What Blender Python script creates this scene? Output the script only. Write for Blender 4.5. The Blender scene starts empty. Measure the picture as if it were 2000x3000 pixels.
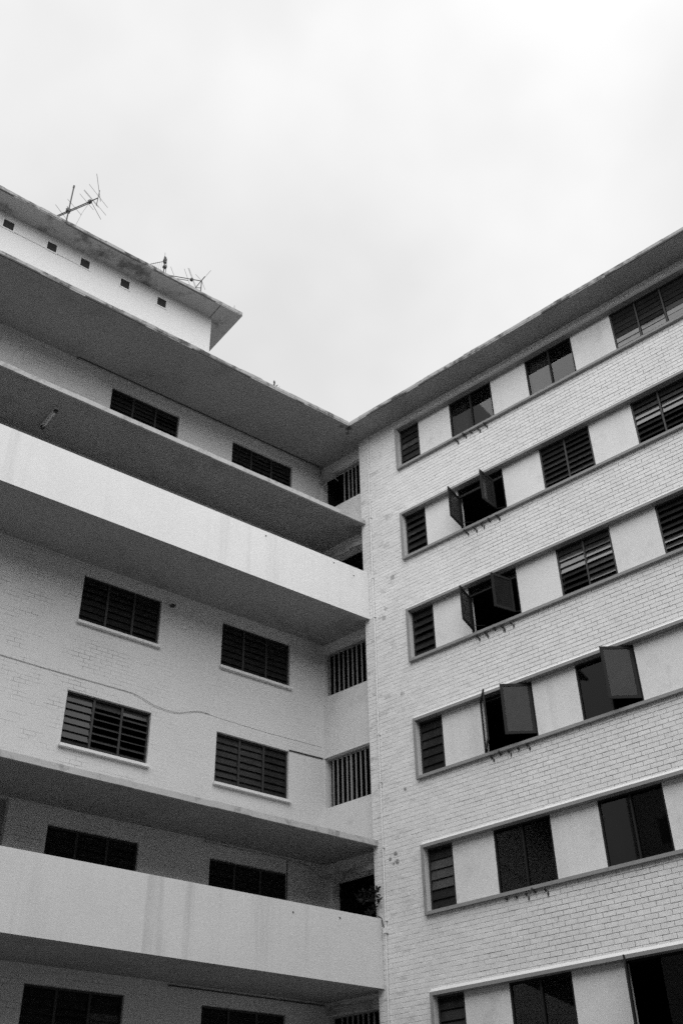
import bpy, math, random
from mathutils import Vector, Matrix

random.seed(7)
sc = bpy.context.scene
rad = math.radians

# ------------------------------------------------------------------ camera
cam_d = bpy.data.cameras.new("camera")
cam = bpy.data.objects.new("camera", cam_d)
sc.collection.objects.link(cam)
sc.camera = cam
YAW, PITCH, ROLL = 0.86310, 0.62400, -0.02290
fw = Vector((math.sin(YAW) * math.cos(PITCH), math.cos(YAW) * math.cos(PITCH), math.sin(PITCH)))
rt = Vector((math.cos(YAW), -math.sin(YAW), 0.0))
up = rt.cross(fw)
cr, sr = math.cos(ROLL), math.sin(ROLL)
rt2, up2 = cr * rt + sr * up, -sr * rt + cr * up
m3 = Matrix((rt2, up2, -fw)).transposed()
cam.matrix_world = Matrix.Translation((-15.356, -14.053, 1.6)) @ m3.to_4x4()
cam_d.sensor_fit = 'VERTICAL'
cam_d.sensor_height = 36.0
cam_d.sensor_width = 24.0
cam_d.lens = 36.0 * 3048.7 / 3000.0
cam_d.clip_end = 3000.0

# ------------------------------------------------------------------ sky
SUN_DIR = Vector((-0.47, -0.44, 0.78)).normalized()      # towards the sun, behind bright cloud
world = bpy.data.worlds.new("World")
sc.world = world
world.use_nodes = True
wn, wl = world.node_tree.nodes, world.node_tree.links
wn.clear()
w_out = wn.new('ShaderNodeOutputWorld')
w_bg = wn.new('ShaderNodeBackground')
w_bg.inputs['Strength'].default_value = 0.10
sky = wn.new('ShaderNodeTexSky')
sky.sky_type = 'NISHITA'
sky.sun_disc = False
sky.sun_elevation = math.asin(SUN_DIR.z)
sky.sun_rotation = math.atan2(SUN_DIR.x, SUN_DIR.y)
sky.dust_density = 4.0
s_bw = wn.new('ShaderNodeRGBToBW')
wl.new(sky.outputs[0], s_bw.inputs[0])
tcw = wn.new('ShaderNodeTexCoord')
sep = wn.new('ShaderNodeSeparateXYZ')
wl.new(tcw.outputs['Generated'], sep.inputs[0])


def wmath(op, a, b=None, c=None):
    n = wn.new('ShaderNodeMath')
    n.operation = op
    for i, v in enumerate((a, b, c)):
        if v is None:
            continue
        if isinstance(v, (int, float)):
            n.inputs[i].default_value = v
        else:
            wl.new(v, n.inputs[i])
    return n.outputs[0]


el = wmath('MAXIMUM', sep.outputs['Z'], 0.0)
cl = wn.new('ShaderNodeTexNoise')
cl.inputs['Scale'].default_value = 2.6
cl.inputs['Detail'].default_value = 4.0
cl.inputs['Roughness'].default_value = 0.5
offs = wn.new('ShaderNodeVectorMath')
offs.operation = 'ADD'
offs.inputs[1].default_value = (1.1, 0.4, 5.0)      # which part of the cloud deck stands overhead
wl.new(tcw.outputs['Generated'], offs.inputs[0])
wl.new(offs.outputs[0], cl.inputs['Vector'])
cloud = wmath('MULTIPLY_ADD', cl.outputs['Fac'], 7.0, -3.5)          # -.5..5 drift of the cloud deck
over = wmath('MULTIPLY_ADD', el, 5.6, 4.85)                            # overcast: brighter towards the zenith
over = wmath('ADD', over, cloud)
mix = wmath('ADD', wmath('MULTIPLY', over, 0.93), wmath('MULTIPLY', wmath('MINIMUM', s_bw.outputs[0], 9.0), 0.07))
wl.new(mix, w_bg.inputs['Color'])
wl.new(w_bg.outputs[0], w_out.inputs['Surface'])

sun_d = bpy.data.lights.new("sun", 'SUN')
sun_d.energy = 3.9
sun_d.angle = rad(100)
sun_d.color = (1, 1, 1)
sun = bpy.data.objects.new("sun", sun_d)
sc.collection.objects.link(sun)
sun.rotation_euler = SUN_DIR.to_track_quat('Z', 'Y').to_euler()

sc.view_settings.view_transform = 'Standard'
sc.view_settings.look = 'None'
sc.view_settings.exposure = 0.0
sc.view_settings.gamma = 1.0
sc.view_settings.use_curve_mapping = False
sc.render.engine = 'CYCLES'
sc.cycles.max_bounces = 8
sc.cycles.use_adaptive_sampling = False
sc.cycles.use_denoising = False          # the photograph is grainy film
sc.cycles.transparent_max_bounces = 12

# ------------------------------------------------------------------ materials (black and white film: every colour is a grey)
MATS = {}


def g(v):
    return (v, v, v, 1.0)


class NT:
    def __init__(self, name):
        self.m = bpy.data.materials.new(name)
        self.m.use_nodes = True
        self.n, self.l = self.m.node_tree.nodes, self.m.node_tree.links
        self.bsdf = self.n['Principled BSDF']
        self.out = self.n['Material Output']
        self.pos = self.n.new('ShaderNodeNewGeometry').outputs['Position']

    def put(self, sock, v):
        if isinstance(v, (int, float)):
            sock.default_value = v
        elif isinstance(v, tuple):
            sock.default_value = v
        else:
            self.l.new(v, sock)

    def math(self, op, a, b=None, c=None, clamp=False):
        n = self.n.new('ShaderNodeMath')
        n.operation = op
        n.use_clamp = clamp
        for i, v in enumerate((a, b, c)):
            if v is not None:
                self.put(n.inputs[i], v)
        return n.outputs[0]

    def scaled(self, s, vec=None):
        n = self.n.new('ShaderNodeVectorMath')
        n.operation = 'MULTIPLY'
        self.l.new(vec or self.pos, n.inputs[0])
        n.inputs[1].default_value = s
        return n.outputs[0]

    def noise(self, scale, detail=3.0, rough=0.55, stretch=None):
        n = self.n.new('ShaderNodeTexNoise')
        n.inputs['Scale'].default_value = scale
        n.inputs['Detail'].default_value = detail
        n.inputs['Roughness'].default_value = rough
        self.l.new(self.scaled(stretch) if stretch else self.pos, n.inputs['Vector'])
        return n.outputs['Fac']

    def ramp(self, v, a, b, lo=0.0, hi=1.0):
        n = self.n.new('ShaderNodeMapRange')
        n.clamp = True
        self.put(n.inputs['Value'], v)
        n.inputs['From Min'].default_value = a
        n.inputs['From Max'].default_value = b
        n.inputs['To Min'].default_value = lo
        n.inputs['To Max'].default_value = hi
        return n.outputs['Result']

    def colour(self, v):
        self.put(self.bsdf.inputs['Base Color'], v if not isinstance(v, (int, float)) else g(v))

    def bump(self, h, strength, dist=0.01):
        n = self.n.new('ShaderNodeBump')
        n.inputs['Strength'].default_value = strength
        n.inputs['Distance'].default_value = dist
        self.put(n.inputs['Height'], h)
        self.l.new(n.outputs[0], self.bsdf.inputs['Normal'])


def painted(name, base, low=0.10, fine=0.10, rough=0.85, bump=0.25, lscale=1.3, fscale=55, drip=0.0, stain=0.0, stain_scale=2.0, stain_lo=0.62, spots=()):
    """matt paint or render: broad fading, stipple of the trowelled face, optional rain streaks and grime"""
    t = NT(name)
    v = t.math('MULTIPLY_ADD', t.math('SUBTRACT', t.noise(lscale, 4), 0.5), low * 2, 1.0)
    f = t.noise(fscale, 2, 0.7)
    v = t.math('MULTIPLY', v, t.math('MULTIPLY_ADD', t.math('SUBTRACT', f, 0.5), fine * 2, 1.0))
    if drip:
        d = t.noise(1.0, 5, 0.62, (3.0, 3.0, 0.13))
        d = t.ramp(d, 0.50, 0.66)
        where = t.ramp(t.noise(0.45, 2), 0.42, 0.60)
        v = t.math('MULTIPLY', v, t.math('SUBTRACT', 1.0, t.math('MULTIPLY', t.math('MULTIPLY', d, where), drip)))
    if stain:
        s = t.ramp(t.noise(stain_scale, 6, 0.68), stain_lo, stain_lo + 0.14)
        v = t.math('MULTIPLY', v, t.math('SUBTRACT', 1.0, t.math('MULTIPLY', s, stain)))
    for (qx, qy, qz, pr, pd) in spots:
        d = t.n.new('ShaderNodeVectorMath')
        d.operation = 'DISTANCE'
        t.l.new(t.pos, d.inputs[0])
        d.inputs[1].default_value = (qx, qy, qz)
        dd = t.math('ADD', d.outputs['Value'], t.math('MULTIPLY', t.math('SUBTRACT', t.noise(9, 4, 0.7), 0.5), pr * 2.2))
        v = t.math('MULTIPLY', v, t.ramp(dd, pr * 0.4, pr * 1.2, 1.0 - pd, 1.0))
    t.colour(t.math('MULTIPLY', v, base, clamp=True))
    t.bsdf.inputs['Roughness'].default_value = rough
    t.bsdf.inputs['Specular IOR Level'].default_value = 0.25
    if bump:
        t.bump(f, bump, 0.006)
    MATS[name] = t.m
    return t.m


def plain(name, base, rough=0.5, spec=0.4, metal=0.0, var=0.2):
    t = NT(name)
    t.colour(t.math('MULTIPLY', t.math('MULTIPLY_ADD', t.math('SUBTRACT', t.noise(9, 4), 0.5), var * 2, 1.0), base, clamp=True))
    t.bsdf.inputs['Roughness'].default_value = rough
    t.bsdf.inputs['Specular IOR Level'].default_value = spec
    t.bsdf.inputs['Metallic'].default_value = metal
    MATS[name] = t.m
    return t.m


def glassy(name, tint, ior, rough, body=0.0, bodycol=0.1):
    t = NT(name)
    t.n.remove(t.bsdf)
    tr = t.n.new('ShaderNodeBsdfTransparent')
    tr.inputs['Color'].default_value = g(tint)
    gl = t.n.new('ShaderNodeBsdfGlossy')
    gl.inputs['Roughness'].default_value = rough
    gl.inputs['Color'].default_value = g(0.95)
    fr = t.n.new('ShaderNodeFresnel')
    fr.inputs['IOR'].default_value = ior
    first = tr
    if body:
        df = t.n.new('ShaderNodeBsdfDiffuse')
        t.l.new(t.math('MULTIPLY', t.math('ADD', t.noise(7, 3), 0.5), bodycol), df.inputs['Color'])
        mx = t.n.new('ShaderNodeMixShader')
        mx.inputs[0].default_value = body
        t.l.new(tr.outputs[0], mx.inputs[1])
        t.l.new(df.outputs[0], mx.inputs[2])
        first = mx
    m2 = t.n.new('ShaderNodeMixShader')
    geo = t.n.new('ShaderNodeNewGeometry')
    t.l.new(t.math('MULTIPLY', fr.outputs[0], t.math('SUBTRACT', 1.0, geo.outputs['Backfacing'])), m2.inputs[0])
    t.l.new(first.outputs[0], m2.inputs[1])
    t.l.new(gl.outputs[0], m2.inputs[2])
    t.l.new(m2.outputs[0], t.out.inputs['Surface'])
    MATS[name] = t.m
    return t.m


painted('panel_plaster', 0.68, 0.08, 0.20, fscale=48, drip=0.10, stain=0.14, stain_scale=2.2, stain_lo=0.56)
painted('reveal_paint', 0.60, 0.06, 0.08)
painted('parapet_paint', 0.76, 0.06, 0.20, drip=0.10, fscale=45)
painted('parapet_streaked', 0.63, 0.07, 0.20, drip=0.19, fscale=48)
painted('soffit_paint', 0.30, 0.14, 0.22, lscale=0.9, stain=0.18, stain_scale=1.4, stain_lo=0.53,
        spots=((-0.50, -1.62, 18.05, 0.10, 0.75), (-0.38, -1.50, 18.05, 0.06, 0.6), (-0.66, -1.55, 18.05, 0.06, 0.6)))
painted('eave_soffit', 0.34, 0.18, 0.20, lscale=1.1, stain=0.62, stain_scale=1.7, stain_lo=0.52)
painted('slab_edge', 0.36, 0.30, 0.22, lscale=3.0, stain=0.80, stain_scale=2.8, stain_lo=0.48)
painted('slab_dirt', 0.07, 0.3, 0.2, lscale=4.0)
painted('ledge_edge', 0.46, 0.16, 0.18, lscale=3.0, stain=0.45, stain_scale=3.2, stain_lo=0.52)
painted('frame_paint', 0.26, 0.12, 0.14, lscale=3.0, stain=0.4, stain_scale=5.0, stain_lo=0.60)
painted('fillet_paint', 0.63, 0.05, 0.08)
painted('pent_paint', 0.70, 0.06, 0.20, fscale=40)
painted('sill_paint', 0.70, 0.10, 0.10, stain=0.3, stain_scale=6)
plain('dark_metal', 0.015, 0.65, 0.2)
plain('louvre_frame', 0.022, 0.55, 0.4)
plain('bar_paint', 0.27, 0.6, 0.3)
plain('conduit_paint', 0.70, 0.6, 0.3, var=0.12)
plain('cable_rubber', 0.05, 0.7, 0.3)
plain('faded_cable', 0.26, 0.7, 0.3)
plain('rust_iron', 0.05, 0.8, 0.3)
plain('antenna_metal', 0.03, 0.5, 0.4)
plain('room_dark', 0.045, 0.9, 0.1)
plain('door_paint', 0.30, 0.7, 0.3)
plain('lamp_enamel', 0.60, 0.6, 0.3)
plain('lamp_tube', 0.65, 0.4, 0.4)
plain('pane_reflection', 0.45, 0.9, 0.1, var=0.2)
plain('curtain_cloth', 0.16, 0.9, 0.1, var=0.4)
glassy('window_glass', 0.50, 1.48, 0.015)
glassy('dark_glass', 0.30, 1.42, 0.02)
glassy('louvre_glass_bright', 0.25, 1.60, 0.12, 0.6, 0.08)  # paler louvre glass; reflected sky put into the tone of some blades
glassy('leaf_glass', 0.40, 1.27, 0.10, 0.45, 0.05)
glassy('leaf_glass_dark', 0.22, 1.12, 0.25, 0.5, 0.03)
glassy('louvre_glass', 0.15, 1.32, 0.15, 0.6, 0.04)
glassy('louvre_glass_dark', 0.15, 1.22, 0.20, 0.6, 0.03)
plain('leaf_green', 0.022, 0.6, 0.3, var=0.4)
plain('plant_stem', 0.05, 0.8, 0.2)

# painted brick: thick old paint, chipped and dirty near the rainwater conduit
t = NT('brick_paint')
fine = t.noise(60, 2, 0.7)
cell = t.noise(1.0, 1, 0.5, (6.0, 4.6, 12.0))
v = t.math('MULTIPLY_ADD', t.math('SUBTRACT', t.noise(0.8, 4), 0.5), 0.16, 1.0)
v = t.math('MULTIPLY', v, t.math('MULTIPLY_ADD', t.math('SUBTRACT', fine, 0.5), 0.36, 1.0))
v = t.math('MULTIPLY', v, t.math('MULTIPLY_ADD', t.math('SUBTRACT', cell, 0.5), 0.30, 1.0))
sx = t.n.new('ShaderNodeSeparateXYZ')
t.l.new(t.pos, sx.inputs[0])
near_pipe = t.ramp(sx.outputs['Y'], -3.4, -1.6)
grime = t.ramp(t.noise(1.0, 5, 0.65, (3.0, 3.0, 6.5)), 0.56, 0.70)
v = t.math('MULTIPLY', v, t.math('SUBTRACT', 1.0, t.math('MULTIPLY', t.math('MULTIPLY', grime, near_pipe), 0.45)))
for (py, pz, pr, pd) in ((-1.99, 7.775, 0.045, 0.7), (-1.86, 7.70, 0.035, 0.7), (-2.02, 7.62, 0.055, 0.7), (-1.93, 7.60, 0.03, 0.7),
                         (-2.30, 8.94, 0.04, 0.6), (-2.36, 10.93, 0.05, 0.5), (-2.28, 13.76, 0.06, 0.5), (-2.05, 13.05, 0.05, 0.4), (-1.98, 12.84, 0.06, 0.4)):
    d = t.n.new('ShaderNodeVectorMath')
    d.operation = 'DISTANCE'
    t.l.new(t.pos, d.inputs[0])
    d.inputs[1].default_value = (0.07, py, pz)
    dd = t.math('ADD', d.outputs['Value'], t.math('MULTIPLY', t.math('SUBTRACT', t.noise(22, 2), 0.5), pr * 1.4))
    v = t.math('MULTIPLY', v, t.ramp(dd, pr * 0.7, pr * 1.15, 1.0 - pd, 1.0))
t.colour(t.math('MULTIPLY', v, 0.71, clamp=True))
t.bsdf.inputs['Roughness'].default_value = 0.8
t.bsdf.inputs['Specular IOR Level'].default_value = 0.25
t.bump(fine, 0.3, 0.006)
MATS['brick_paint'] = t.m

# joints: dirt where the paint never reached, whitened where it filled the joint
t = NT('joint_mortar')
sx = t.n.new('ShaderNodeSeparateXYZ')
t.l.new(t.pos, sx.inputs[0])
filled = t.ramp(t.noise(1.0, 3, 0.6, (4.0, 3.0, 9.0)), 0.46, 0.62)
corner = t.ramp(t.math('ADD', sx.outputs['Y'], t.math('MULTIPLY', t.math('SUBTRACT', t.noise(1.5, 3), 0.5), 2.0)), -5.0, -3.0, 0.0, 0.75)
f2 = t.math('ADD', t.math('MULTIPLY', filled, 0.75), corner, clamp=True)
t.colour(t.math('MULTIPLY_ADD', f2, 0.47, 0.19))
t.bsdf.inputs['Roughness'].default_value = 0.95
MATS['joint_mortar'] = t.m

# old painted brick face of the left wing: courses only just print through the paint
t = NT('left_wall_paint')
rot = t.n.new('ShaderNodeVectorRotate')
rot.rotation_type = 'Z_AXIS'
rot.inputs['Angle'].default_value = math.atan(0.1939)
t.l.new(t.pos, rot.inputs['Vector'])
sxx = t.n.new('ShaderNodeSeparateXYZ')
t.l.new(rot.outputs[0], sxx.inputs[0])
cmb = t.n.new('ShaderNodeCombineXYZ')
t.l.new(sxx.outputs['X'], cmb.inputs['X'])
t.l.new(sxx.outputs['Z'], cmb.inputs['Y'])
bt = t.n.new('ShaderNodeTexBrick')
bt.inputs['Scale'].default_value = 1.0
bt.inputs['Brick Width'].default_value = 0.2287
bt.inputs['Row Height'].default_value = 0.08333
bt.inputs['Mortar Size'].default_value = 0.005
bt.inputs['Mortar Smooth'].default_value = 0.6
bt.inputs['Color1'].default_value = g(1)
bt.inputs['Color2'].default_value = g(1)
bt.inputs['Mortar'].default_value = g(0)
wob = t.n.new('ShaderNodeVectorMath')
wob.operation = 'ADD'
nz = t.n.new('ShaderNodeTexNoise')
nz.inputs['Scale'].default_value = 9.0
t.l.new(t.pos, nz.inputs['Vector'])
sc_n = t.n.new('ShaderNodeVectorMath')
sc_n.operation = 'SCALE'
t.l.new(nz.outputs['Color'], sc_n.inputs[0])
sc_n.inputs['Scale'].default_value = 0.012
t.l.new(cmb.outputs[0], wob.inputs[0])
t.l.new(sc_n.outputs[0], wob.inputs[1])
t.l.new(wob.outputs[0], bt.inputs['Vector'])
bw = t.n.new('ShaderNodeRGBToBW')
t.l.new(bt.outputs['Color'], bw.inputs[0])
show = t.ramp(t.noise(1.0, 3, 0.6, (1.6, 1.6, 3.5)), 0.46, 0.66)
leftish = t.ramp(sxx.outputs['X'], -5.0, -3.2, 1.0, 0.30)
line = t.math('MULTIPLY', t.math('MULTIPLY', t.math('SUBTRACT', 1.0, bw.outputs[0]), show), leftish)
fine = t.noise(55, 2, 0.7)
v = t.math('MULTIPLY_ADD', t.math('SUBTRACT', t.noise(1.1, 4), 0.5), 0.16, 1.0)
v = t.math('MULTIPLY', v, t.math('MULTIPLY_ADD', t.math('SUBTRACT', fine, 0.5), 0.36, 1.0))
v = t.math('MULTIPLY', v, t.math('SUBTRACT', 1.0, t.math('MULTIPLY', line, 0.75)))
t.colour(t.math('MULTIPLY', v, 0.62, clamp=True))
t.bsdf.inputs['Roughness'].default_value = 0.85
t.bsdf.inputs['Specular IOR Level'].default_value = 0.2
t.bump(t.math('ADD', fine, t.math('MULTIPLY', line, -1.5)), 0.25, 0.006)
MATS['left_wall_paint'] = t.m

t = NT('ground_asphalt')
t.colour(t.math('MULTIPLY', t.math('ADD', t.noise(0.6, 5), 0.55), 0.070))
t.bsdf.inputs['Roughness'].default_value = 0.95
MATS['ground_asphalt'] = t.m


# ------------------------------------------------------------------ mesh helpers
class MB:
    """collects polygons; build() links them as one mesh object"""

    def __init__(self):
        self.v, self.f, self.mi = [], [], []

    def poly(self, pts, mi=0):
        k = len(self.v)
        self.v += [tuple(p) for p in pts]
        self.f.append(tuple(range(k, k + len(pts))))
        self.mi.append(mi)

    def box(self, a, b, mi=0):
        (x0, y0, z0), (x1, y1, z1) = a, b
        k = len(self.v)
        self.v += [(x0, y0, z0), (x1, y0, z0), (x1, y1, z0), (x0, y1, z0), (x0, y0, z1), (x1, y0, z1), (x1, y1, z1), (x0, y1, z1)]
        for q in ((0, 3, 2, 1), (4, 5, 6, 7), (0, 1, 5, 4), (1, 2, 6, 5), (2, 3, 7, 6), (3, 0, 4, 7)):
            self.f.append(tuple(k + i for i in q))
            self.mi.append(mi)
        return self

    def obox(self, c, ax, ay, az, mi=0):
        """box about c with half-axis vectors"""
        c, ax, ay, az = Vector(c), Vector(ax), Vector(ay), Vector(az)
        k = len(self.v)
        for sz in (-1, 1):
            for sx_, sy in ((-1, -1), (1, -1), (1, 1), (-1, 1)):
                self.v.append(tuple(c + ax * sx_ + ay * sy + az * sz))
        for q in ((0, 3, 2, 1), (4, 5, 6, 7), (0, 1, 5, 4), (1, 2, 6, 5), (2, 3, 7, 6), (3, 0, 4, 7)):
            self.f.append(tuple(k + i for i in q))
            self.mi.append(mi)
        return self

    def prism(self, plan, z0, z1, side=0, bottom=0, top=0):
        n = len(plan)
        area = sum(plan[i][0] * plan[(i + 1) % n][1] - plan[(i + 1) % n][0] * plan[i][1] for i in range(n))
        if area < 0:
            plan = plan[::-1]
        self.poly([(x, y, z0) for x, y in plan[::-1]], bottom)
        self.poly([(x, y, z1) for x, y in plan], top)
        for i in range(n):
            (xa, ya), (xb, yb) = plan[i], plan[(i + 1) % n]
            self.poly([(xa, ya, z0), (xb, yb, z0), (xb, yb, z1), (xa, ya, z1)], side)
        return self

    def tube(self, p, q, r, seg=6, r2=None, mi=0):
        p, q = Vector(p), Vector(q)
        d = (q - p).normalized()
        a = d.orthogonal().normalized()
        b = d.cross(a)
        r2 = r if r2 is None else r2
        k = len(self.v)
        for c, rr in ((p, r), (q, r2)):
            for i in range(seg):
                t_ = 2 * math.pi * i / seg
                self.v.append(tuple(c + (a * math.cos(t_) + b * math.sin(t_)) * rr))
        for i in range(seg):
            j = (i + 1) % seg
            self.f.append((k + i, k + j, k + seg + j, k + seg + i))
            self.mi.append(mi)
        self.f.append(tuple(k + i for i in range(seg))[::-1])
        self.f.append(tuple(k + seg + i for i in range(seg)))
        self.mi += [mi, mi]
        return self

    def path(self, pts, r, seg=6):
        for a, b in zip(pts, pts[1:]):
            self.tube(a, b, r, seg)
        return self

    def mesh(self, name, mats):
        me = bpy.data.meshes.new(name)
        me.from_pydata(self.v, [], self.f)
        for m in (mats if isinstance(mats, (list, tuple)) else [mats]):
            me.materials.append(MATS[m])
        me.polygons.foreach_set('material_index', self.mi)
        me.update()
        return me

    def build(self, name, mats, parent=None):
        return link(name, self.mesh(name, mats), parent)


def link(name, data, parent=None, loc=None):
    o = bpy.data.objects.new(name, data)
    sc.collection.objects.link(o)
    if parent is not None:
        o.parent = parent
    if loc is not None:
        o.location = loc
    return o


def tag(o, label=None, cat=None, group=None, kind=None):
    for k_, v_ in (('label', label), ('category', cat), ('group', group), ('kind', kind)):
        if v_:
            o[k_] = v_
    return o


def part(o, label):
    o['label'] = label
    return o


def empty(name, loc=(0, 0, 0), rz=0.0):
    o = bpy.data.objects.new(name, None)
    o.empty_display_size = 0.3
    sc.collection.objects.link(o)
    o.location = loc
    o.rotation_euler = (0, 0, rz)
    return o


def holed_wall(mb, us, vs, holes, to3, depth, mi_front=0, mi_rev=0):
    """a wall face in (u, v) with rectangular openings and their reveals; to3(u, v, d) gives the point d behind the face"""
    U = sorted(set(us + [h[i] for h in holes for i in (0, 1)]))
    V = sorted(set(vs + [h[i] for h in holes for i in (2, 3)]))
    U = [u for u in U if us[0] <= u <= us[-1]]
    V = [v_ for v_ in V if vs[0] <= v_ <= vs[-1]]

    def inside(u, v_):
        return any(h[0] < u < h[1] and h[2] < v_ < h[3] for h in holes)
    for ua, ub in zip(U, U[1:]):
        for va, vb in zip(V, V[1:]):
            if not inside((ua + ub) / 2, (va + vb) / 2):
                mb.poly([to3(ua, va, 0), to3(ub, va, 0), to3(ub, vb, 0), to3(ua, vb, 0)], mi_front)
    for (ua, ub, va, vb) in holes:
        ua, ub, va, vb = max(ua, us[0]), min(ub, us[-1]), max(va, vs[0]), min(vb, vs[-1])
        mb.poly([to3(ua, va, 0), to3(ua, vb, 0), to3(ua, vb, depth), to3(ua, va, depth)], mi_rev)
        mb.poly([to3(ub, va, 0), to3(ub, va, depth), to3(ub, vb, depth), to3(ub, vb, 0)], mi_rev)
        mb.poly([to3(ua, va, 0), to3(ua, va, depth), to3(ub, va, depth), to3(ub, va, 0)], mi_rev)
        mb.poly([to3(ua, vb, 0), to3(ub, vb, 0), to3(ub, vb, depth), to3(ua, vb, depth)], mi_rev)


# ------------------------------------------------------------------ measured frame of the place
# right wing: facade plane X = 0 (face of the grey window surrounds), bricks at X = BX; runs along -Y
# left wing: facade plane through the origin, direction E; its local axes are x = along the wall, -y = out of the wall
SK = -0.1939
EL = math.hypot(1, SK)
E0, E1 = 1 / EL, SK / EL
LROT = math.atan2(E1, E0)
BX = 0.07
XB = 0.27                 # recessed wall with the barred openings
YE = -1.46                # end of the brickwork at the inner corner
H = 2.5                   # storey height
ZF = [17.775 - H * k for k in range(6)]          # head of the window surrounds
FH = 1.243                # surround height
ZW = [17.704 - H * k for k in range(6)]          # head of the left windows
WH = 1.054
SOF = 18.05               # roof soffit
ROOF_T = 0.11
YFAR = -15.0
SFAR = -15.0


def S_at(X, o):           # along-wall coordinate where the plane o in front of the left wall meets world X
    return (X - E1 * o) / E0


def w2l(X, Y):            # world plan to left-wing local plan
    return (X * E0 + Y * E1, -X * E1 + Y * E0)


# ------------------------------------------------------------------ ground
mb = MB()
mb.poly([(-400, -400, 0), (400, -400, 0), (400, 400, 0), (-400, 400, 0)])
tag(mb.build('ground', 'ground_asphalt'), kind='structure')

# ================================================================== RIGHT WING
right = empty('brick_apartment_wing', (0, -7, 0))
tag(right, 'white painted brick apartment wing on the right with banded window strips', 'building')
RO = Vector((0, 7, 0))     # children are modelled in world coordinates and shifted into the wing's frame


def rbuild(mb_, name, mats, parent=None):
    o = mb_.build(name, mats, right if parent is None else parent)
    if parent is None:
        o.location = RO
    return o


YL = -2.626                # left end of the surrounds
band_holes = [(YFAR + 0.6, YL - 0.004, z - FH + 0.004, z - 0.004) for z in ZF]

# wall body behind the bricks (this is also the mortar seen in the joints)
mb = MB()
holed_wall(mb, [YFAR, YE], [0.0, SOF], [(a, b, c + 0.03, d - 0.03) for a, b, c, d in band_holes],
           lambda u, v_, d: (BX + 0.006 + d, u, v_), 0.22)
mb.poly([(BX + 0.006, YE, 0), (0.6, YE, 0), (0.6, YE, SOF), (BX + 0.006, YE, SOF)])
wall_r = rbuild(mb, 'brick_wall', 'joint_mortar')

# bricks
BL_, BH_, JT = 0.2287, H / 30.0, 0.0070
Z0 = 6.372 - 90 * BH_
C = Vector((-15.356, -14.053, 1.6))


def project(P):
    d = Vector(P) - C
    zc = d.dot(fw)
    return 1000 + 3048.7 * d.dot(rt2) / zc, 1500 - 3048.7 * d.dot(up2) / zc, zc


def brick_geo(mb_, y0, y1, z0, z1, x, c=0.0035, tilt=0.0):
    """one brick: chamfered front, sides back to the wall"""
    xb = BX + 0.012
    a = [(xb, y0, z0), (xb, y1, z0), (xb, y1, z1), (xb, y0, z1)]
    b = [(x + c, y0, z0), (x + c, y1, z0), (x + c, y1, z1), (x + c, y0, z1)]
    f_ = [(x + tilt, y0 + c, z0 + c), (x - tilt, y1 - c, z0 + c), (x - tilt, y1 - c, z1 - c), (x + tilt, y0 + c, z1 - c)]
    for i in range(4):
        j = (i + 1) % 4
        mb_.poly([a[i], a[j], b[j], b[i]])
        mb_.poly([b[i], b[j], f_[j], f_[i]])
    mb_.poly([f_[3], f_[2], f_[1], f_[0]])


full, rest = [], []
nrow = int((SOF - Z0) / BH_) + 1
for r in range(nrow):
    z0, z1 = Z0 + r * BH_ + JT / 2, Z0 + (r + 1) * BH_ - JT / 2
    if z1 < 2.6:
        continue
    z1 = min(z1, SOF - 0.002)
    if z1 - z0 < 0.02:
        continue
    off = (0.5 if r % 2 else 0.0) * BL_
    n0 = int((YE - YFAR) / BL_) + 2
    for i in range(-1, n0):
        ya = YE - off - i * BL_ - JT / 2
        yb = ya - BL_ + JT
        ya, yb = min(ya, YE), max(yb, YFAR)
        if ya - yb < 0.03:
            continue
        pieces = [(yb, ya, z0, z1)]
        for (ha, hb, hc, hd) in band_holes:
            out = []
            for (p, q, s, u) in pieces:
                if q <= ha or p >= hb or u <= hc or s >= hd:
                    out.append((p, q, s, u))
                    continue
                if q > hb:
                    out.append((hb, q, s, u))
                    if s < hc:
                        out.append((p, hb - 0.001, s, hc))
                    if u > hd:
                        out.append((p, hb - 0.001, hd, u))
                else:
                    if s < hc:
                        out.append((p, q, s, hc))
                    if u > hd:
                        out.append((p, q, hd, u))
            pieces = out
        for (p, q, s, u) in pieces:
            if q - p < 0.02 or u - s < 0.012:
                continue
            if project((BX, (p + q) / 2, (s + u) / 2))[0] > 3400:
                continue
            isfull = abs((q - p) - (BL_ - JT)) < 1e-4 and abs((u - s) - (BH_ - JT)) < 1e-4
            (full if isfull else rest).append((p, q, s, u))


def shown(b):
    x, y, zc = project((BX, (b[0] + b[1]) / 2, (b[2] + b[3]) / 2))
    return -5 < x < 2005 and -5 < y < 3005, zc


near = sorted([b for b in full if shown(b)[0]], key=lambda b: shown(b)[1])[:300]
near_set = set(near)


def relief(y, z):
    '''how far old paint layers have closed the joints here, 0 = open, 1 = flush'''
    w_ = 0.5 + 0.28 * math.sin(1.9 * y + 0.7 * z) + 0.22 * math.sin(3.1 * z - 1.3 * y + 1.0)
    c_ = min(max((y + 5.2) / 2.4, 0.0), 1.0)
    return min(max(0.75 * c_ + 0.45 * w_ - 0.12 + random.uniform(-.2, .2), 0.0), 1.0)


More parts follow.
